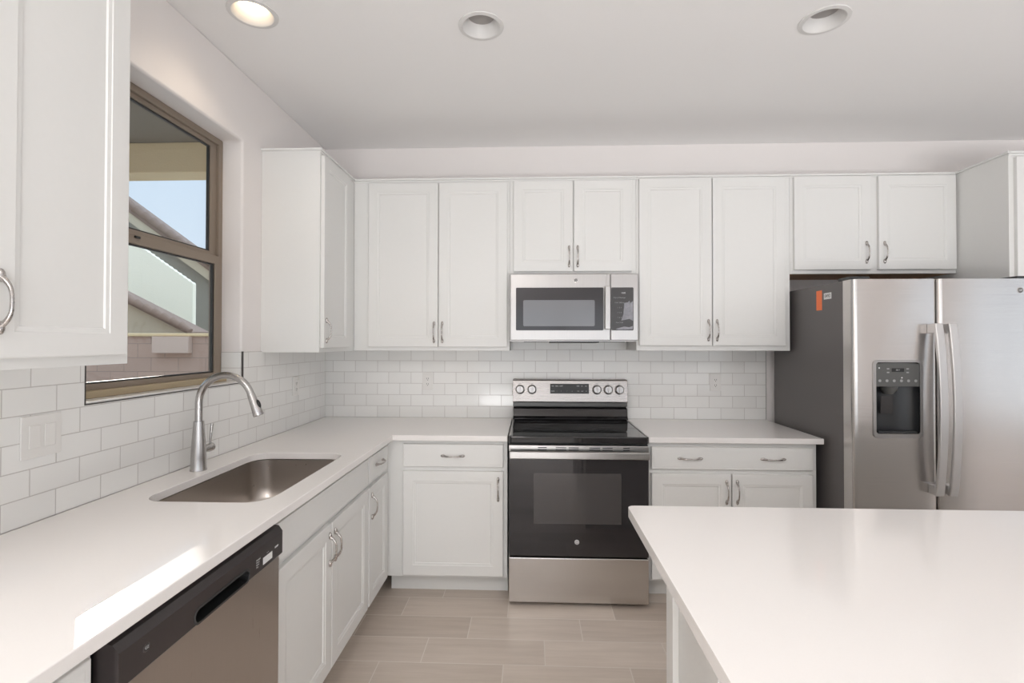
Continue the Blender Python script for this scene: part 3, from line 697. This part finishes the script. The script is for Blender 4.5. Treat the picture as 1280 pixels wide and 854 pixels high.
# dispenser: bezel, control face, cavity, paddles
bm = bmesh.new(); prism(bm, rrect(DX0 - .007, DX1 + .007, DZ0 - .010, DZ1 + .005, .022, 6), [rrect(DX0 + .006, DX1 - .006, DZ0 + .012, DZ1 - .006, .014, 6)], lambda a, b, d: (a, d, b), GF - .006, GF - .0004)
obj('dispenser_bezel', bm, M['steel_v'], d1, 'pale silver rounded bezel', bevel=.003, seg=3)
bm = bmesh.new()
x0, x1, z0, z1 = DX0 + .0065, DX1 - .0065, DZ0 + .0125, 1.214
yf, yb = GF + .001, GF + .060
prf_ = []
n_ = 14
front = []; back = []
ringA = []; 
for k in range(n_ + 1):
    t = PI - PI * k / n_; ringA.append(((x0 + x1) / 2 + (x1 - x0) / 2 * math.cos(t), yf + (yb - yf) * math.sin(t) ** .6))
lo_ = [bm.verts.new((x, y, z0)) for x, y in ringA]; hi_ = [bm.verts.new((x, y, z1)) for x, y in ringA]
for k in range(n_): bm.faces.new((lo_[k], lo_[k + 1], hi_[k + 1], hi_[k]))
bm.faces.new(lo_[::-1]); bm.faces.new(hi_)
cav = obj('dispenser_cavity', bm, M['dkgrey'], d1, 'dark grey curved recess', smooth=50)
bm = bmesh.new(); prism(bm, [(x0 - .0, 1.2145), (x1 + .0, 1.2145), (x1, DZ1 - .012), ((x0 + x1) / 2, DZ1 - .007), (x0, DZ1 - .012)], [], lambda a, b, d: (a, d, b), GF - .003, GF + .0035)
dp = obj('dispenser_panel', bm, M['midgrey'], d1, 'grey control panel', bevel=.001)
obj('dispenser_display', bx(3.213, 3.273, GF - .0038, GF - .0032, 1.287, 1.305), M['black'], dp)
text('88 F', .011, (3.243, GF - .0042, 1.296), (1, 0, 0), (0, 0, 1), M['grey'], dp)
for i in range(6):
    bm = bmesh.new(); lathe(bm, (3.156 + i * .0345, GF - .0031, 1.243), [(.007, 0), (.007, .0008), (.005, .0012)], 14, (0, -1, 0)); obj('dispenser_button', bm, M['grey'], dp)
for x, z in ((3.196, 1.302), (3.196, 1.284), (3.290, 1.302), (3.290, 1.284)): obj('dispenser_button', bx(x - .006, x + .006, GF - .0036, GF - .0031, z - .003, z + .003), M['grey'], dp)
bm = bmesh.new(); lathe(bm, (3.153, GF - .0031, 1.306), [(.0035, 0), (.0035, .001)], 10, (0, -1, 0)); obj('status_light', bm, M['white'], dp)
bm = bmesh.new(); lathe(bm, (3.262, GF - .0031, 1.258), [(.0035, 0), (.0035, .001)], 10, (0, -1, 0)); obj('status_light', bm, M['white'], dp)
# ice chute and paddle in front of the recess wall
bm = bmesh.new(); lathe(bm, (3.218, GF + .024, 1.175), [(.020, 0), (.034, .020), (.038, .039)], 20); obj('ice_chute', bm, M['midgrey'], cav, smooth=40)
bm = bmesh.new()
P = [(3.172, GF + .012, 1.168), (3.232, GF + .012, 1.168), (3.240, GF + .030, 1.075), (3.180, GF + .030, 1.075)]
vA = [bm.verts.new(p) for p in P]; vB = [bm.verts.new((p[0], p[1] + .006, p[2])) for p in P]
bm.faces.new(vA); bm.faces.new(vB[::-1])
for k in range(4): bm.faces.new((vA[k], vA[(k + 1) % 4], vB[(k + 1) % 4], vB[k]))
obj('paddle', bm, M['panel'], cav, bevel=.002)
bm = bmesh.new(); box(bm, x0 + .012, x1 - .012, GF - .004, GF + .020, z0 + .001, z0 + .012); obj('drip_tray', bm, M['dkgrey'], cav, bevel=.002)
def fridge_handle(x0, x1, door):
    bm = bmesh.new(); N = 22; ring = []
    for k in range(N + 1):
        t = k / N; z = .690 + t * .835; bow = math.sin(PI * t) ** .8
        yf_ = GF - .052 - .030 * bow; tk = .013 + .004 * (1 - bow)
        ring.append([bm.verts.new(p) for p in ((x0, yf_ + .003, z), (x0 + .004, yf_, z), (x1 - .004, yf_, z), (x1, yf_ + .003, z), (x1, yf_ + tk, z), (x0, yf_ + tk, z))])
    for a, b in zip(ring, ring[1:]):
        for i in range(6): bm.faces.new((a[i], a[(i + 1) % 6], b[(i + 1) % 6], b[i]))
    bm.faces.new(ring[0][::-1]); bm.faces.new(ring[-1])
    for z in (.692, 1.478): box(bm, x0 + .001, x1 - .001, GF - .040, GF - .0005, z, z + .045)
    obj('door_handle', bm, M['silver'], door, 'long bowed pale silver handle', bevel=.0015, smooth=30)
fridge_handle(3.385, 3.424, d1); fridge_handle(3.450, 3.489, d2)
emblem((3.832, GF, 1.690), (0, -1, 0), .015, d2, M['nickel'])
obj('sticker', bx(GX0 - .0007, GX0 - .0002, -.604, -.551, 1.610, 1.719), M['orange'], fr, 'orange upright sticker')
stk = obj('sticker', bx(GX0 - .0007, GX0 - .0002, -.690, -.622, 1.666, 1.700), M['white'], fr, 'small white printed sticker')
text('0492', .026, (GX0 - .0011, -.656, 1.683), (0, -1, 0), (0, 0, 1), M['slot'], stk, depth=.0002)

# ================================================================ outlets and switch
def plate(name, label, cat, c, n, w, h, kind, group=None):
    c = Vector(c); n = Vector(n); u = Vector((0, 0, 1)).cross(n) * 1.0
    t = thing(name, c - Vector((0, 0, h / 2)), label, cat, 'outlets on the tile backsplash' if kind == 'outlet' else None)
    F = frame_pts(c - Vector((0, 0, 0)), u, n); bm = bmesh.new()
    fbox(bm, F, -w / 2, w / 2, -h / 2, h / 2, .0003, .0055); obj('cover_plate', bm, M['plast'], t, bevel=.0022, seg=3)
    if kind == 'outlet':
        bm = bmesh.new(); fbox(bm, F, -.0165, .0165, -.034, .034, .0056, .0078); r = obj('receptacle', bm, M['plast'], t, bevel=.001)
        for zz in (-.018, .018):
            for a in (-.006, .006): 
                bm = bmesh.new(); fbox(bm, F, a - .0012, a + .0012, zz - .0045, zz + .0045, .0079, .0083); obj('slot', bm, M['slot'], r)
            bm = bmesh.new(); lathe(bm, F(0, zz - .010, .0079), [(.0026, 0), (.0026, .0004)], 12, n); obj('ground_hole', bm, M['slot'], r)
    else:
        for a in (-.023, .023):
            bm = bmesh.new(); vs = []
            fbox(bm, F, a - .0165, a + .0165, -.033, .033, .0056, .0085); r = obj('rocker', bm, M['plast'], t, bevel=.0015)
plate('outlet', 'white outlet on the back tile left of the range', 'outlet', (.722, -TB, 1.163), (0, -1, 0), .073, .117, 'outlet')
plate('outlet', 'white outlet on the back tile between range and fridge', 'outlet', (2.667, -TB, 1.163), (0, -1, 0), .073, .117, 'outlet')
plate('outlet', 'white outlet on the left wall tile below the narrow cabinet', 'outlet', (TB, -.447, 1.165), (1, 0, 0), .073, .117, 'outlet')
plate('light_switch', 'white double rocker light switch on the left wall tile', 'light switch', (TB, -2.005, 1.160), (1, 0, 0), .120, .122, 'switch')

# ================================================================ downlights
for i, (cx, cy) in enumerate(LIGHTS):
    lab = ('lit warm recessed ceiling light nearest the window', 'unlit recessed ceiling light, the middle one of three', 'unlit recessed ceiling light above the fridge side')[i]
    t = thing('ceiling_light', (cx, cy, H), lab, 'ceiling light', 'recessed ceiling lights')
    bm = bmesh.new(); lathe(bm, (cx, cy, H), [(.097, -.0004), (.096, -.004), (.080, -.006), (.077, -.004), (.062, .030), (.056, .044)], 40, cap=False)
    o = obj('trim_ring', bm, M['baffle'], t, smooth=40)
    bm = bmesh.new(); lathe(bm, (cx, cy, H), [(.056, .042), (.042, .036), (.02, .032)], 32); obj('lens', bm, M['lens_on'] if i == 0 else M['lens'], t, 'glowing warm lens' if i == 0 else 'dull frosted lens', smooth=40)
    bm = bmesh.new(); lathe(bm, (cx, cy, H), [(.079, .021), (.079, .09), (.001, .09)], 24, cap=False); obj('housing', bm, M['baffle'], t)
    if i == 0:
        lamp('SPOT', 'downlight_lamp', (cx, cy, H - .012), (0, 0, 0), 5, (1, .82, .62), spot_size=2.2, spot_blend=.8, shadow_soft_size=.05)

# ================================================================ outdoors
tagk(obj('ground', bx(-30, -.16, -12, 30, -.30, -.14), M['ground']), kind='structure')
pt = thing('patio_cover', (-2.3, -2, 0), 'tan patio cover with dark soffit seen through the top of the window', 'patio cover')
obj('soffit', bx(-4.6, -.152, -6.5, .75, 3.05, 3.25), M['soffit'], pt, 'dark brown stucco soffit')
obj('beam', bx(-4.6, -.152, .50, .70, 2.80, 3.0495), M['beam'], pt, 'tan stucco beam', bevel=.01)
obj('post', bx(-4.6, -4.3, .48, .72, -.14, 2.7995), M['beam'], pt)
obj('post', bx(-4.6, -4.3, -6.4, -6.1, -.14, 3.0495), M['beam'], pt)
def yz(a, b, d): return (a, d, b)
def rake(parent, x0, z0, x1, z1, y0, th, n, name='roof_tiles'):
    """stepped clay tiles following a sloping eave"""
    bm = bmesh.new(); d = Vector((x1 - x0, 0, z1 - z0)); L = d.length; d.normalize(); up = Vector((-d.z, 0, d.x))
    if up.z < 0: up = -up
    for k in range(n):
        a = Vector((x0, y0, z0)) + d * (L * k / n); b = Vector((x0, y0, z0)) + d * (L * (k + 1.12) / n)
        tube(bm, [a + up * th * .25, b + up * th * .02], [th * .56, th * .40], 10)
    obj(name, bm, M['rooft'], parent, 'brown clay tiles', smooth=50)
# far house with its tiled gable; shade put into its grey wall colour
ha = thing('house', (-8.5, 9.5, -.14), 'neighbour house, wall coloured grey for shade, with brown tiled gable beyond the fence', 'house')
bm = bmesh.new(); prism(bm, [(-12.4, -.14), (-5.2, -.14), (-5.2, 2.50), (-9.3, 5.45), (-12.4, 3.2)], [], yz, 8.0, 8.55); box(bm, -12.4, -9.2, 8.5505, 13, -.14, 3.0); obj('wall', bm, M['stucco_shade'], ha)
bm = bmesh.new(); prism(bm, [(-5.0, 2.46), (-9.3, 5.55), (-9.3, 5.43), (-5.2, 2.49)], [], yz, 7.75, 8.6); prism(bm, [(-12.6, 3.17), (-9.301, 5.55), (-9.301, 5.43), (-12.4, 3.2)], [], yz, 7.75, 8.6); obj('roof', bm, M['rooft'], ha)
bm = bmesh.new(); prism(bm, [(-5.2, 2.26), (-5.2, 2.48), (-9.3, 5.42), (-9.3, 5.20)], [], yz, 7.78, 7.99); obj('fascia', bm, M['stucco_t'], ha, 'tan fascia')
rake(ha, -9.3, 5.60, -5.0, 2.52, 7.74, .17, 22)
bm = bmesh.new(); box(bm, -8.75, -8.61, 8.15, 8.55, 4.3, 7.45); box(bm, -8.76, -8.60, 8.14, 8.56, 7.4505, 7.53); obj('sun_blocker', bm, M['stucco_t'], ha)  # added unseen block on the house, cutting the edge of the sun patch
# added slab: sunlit patch of the house wall, sunlight put into its pale colour
hb = thing('house', (-6.6, 7.0, -.14), 'sunlit part of the neighbour wall built as a pale slab, stepped top following the tile shadow', 'house')
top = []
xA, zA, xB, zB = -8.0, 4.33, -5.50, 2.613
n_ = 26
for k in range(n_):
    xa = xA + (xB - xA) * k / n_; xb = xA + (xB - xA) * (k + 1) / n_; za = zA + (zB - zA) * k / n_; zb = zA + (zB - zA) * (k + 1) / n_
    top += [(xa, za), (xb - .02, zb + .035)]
bm = bmesh.new(); prism(bm, [(-8.0, -.14)] + top + [(xB, zB), (xB, -.14)], [], yz, 6.5, 6.6); obj('wall', bm, M['stucco'], hb)  # added slab standing in for the sunlit patch, not a separate wall
# low tan gable with tiled edge
hc = thing('shed', (-6.2, 5.5, -.14), 'low tan stucco building with brown tiled sloping roof edge, just behind the fence', 'building')
bm = bmesh.new(); prism(bm, [(-7.6, -.14), (-4.46, -.14), (-4.46, 1.56), (-7.6, 3.10)], [], yz, 5.0, 5.35); obj('wall', bm, M['stucco_t'], hc)
bm = bmesh.new(); prism(bm, [(-4.40, 1.53), (-7.6, 3.10), (-7.6, 3.18), (-4.40, 1.60)], [], yz, 4.9, 5.4); obj('roof', bm, M['rooft'], hc)
rake(hc, -7.6, 3.17, -4.42, 1.615, 4.88, .12, 20)
# block fence
fc = thing('block_fence', (-5, 3.6, -.14), 'brown block fence with tan cap seen through the lower window', 'fence')
t_ = NT('block_fence_courses'); br = t_.node('ShaderNodeTexBrick'); pp = t_.xyz()
t_.l.new(t_.comb(pp[0], pp[2], 0.0), br.inputs['Vector']); br.inputs['Scale'].default_value = 1; br.inputs['Brick Width'].default_value = .4; br.inputs['Row Height'].default_value = .2; br.inputs['Mortar Size'].default_value = .006
br.inputs['Color1'].default_value = (.40, .265, .20, 1); br.inputs['Color2'].default_value = (.36, .24, .185, 1); br.inputs['Mortar'].default_value = (.26, .18, .14, 1)
t_.l.new(br.outputs[0], t_.b.inputs['Base Color']); t_.b.inputs['Roughness'].default_value = .9
obj('wall', bx(-14, -.5, 3.5, 3.7, -.14, 1.505), t_.m, fc)
obj('cap', bx(-14, -.5, 3.47, 3.73, 1.5055, 1.55), M['beam'], fc, 'tan cap course', bevel=.01)
obj('pilaster', bx(-3.93, -3.40, 3.42, 3.4995, 1.27, 1.505), plain('pilaster_block', (.50, .37, .30), .85), fc, 'paler block panel')
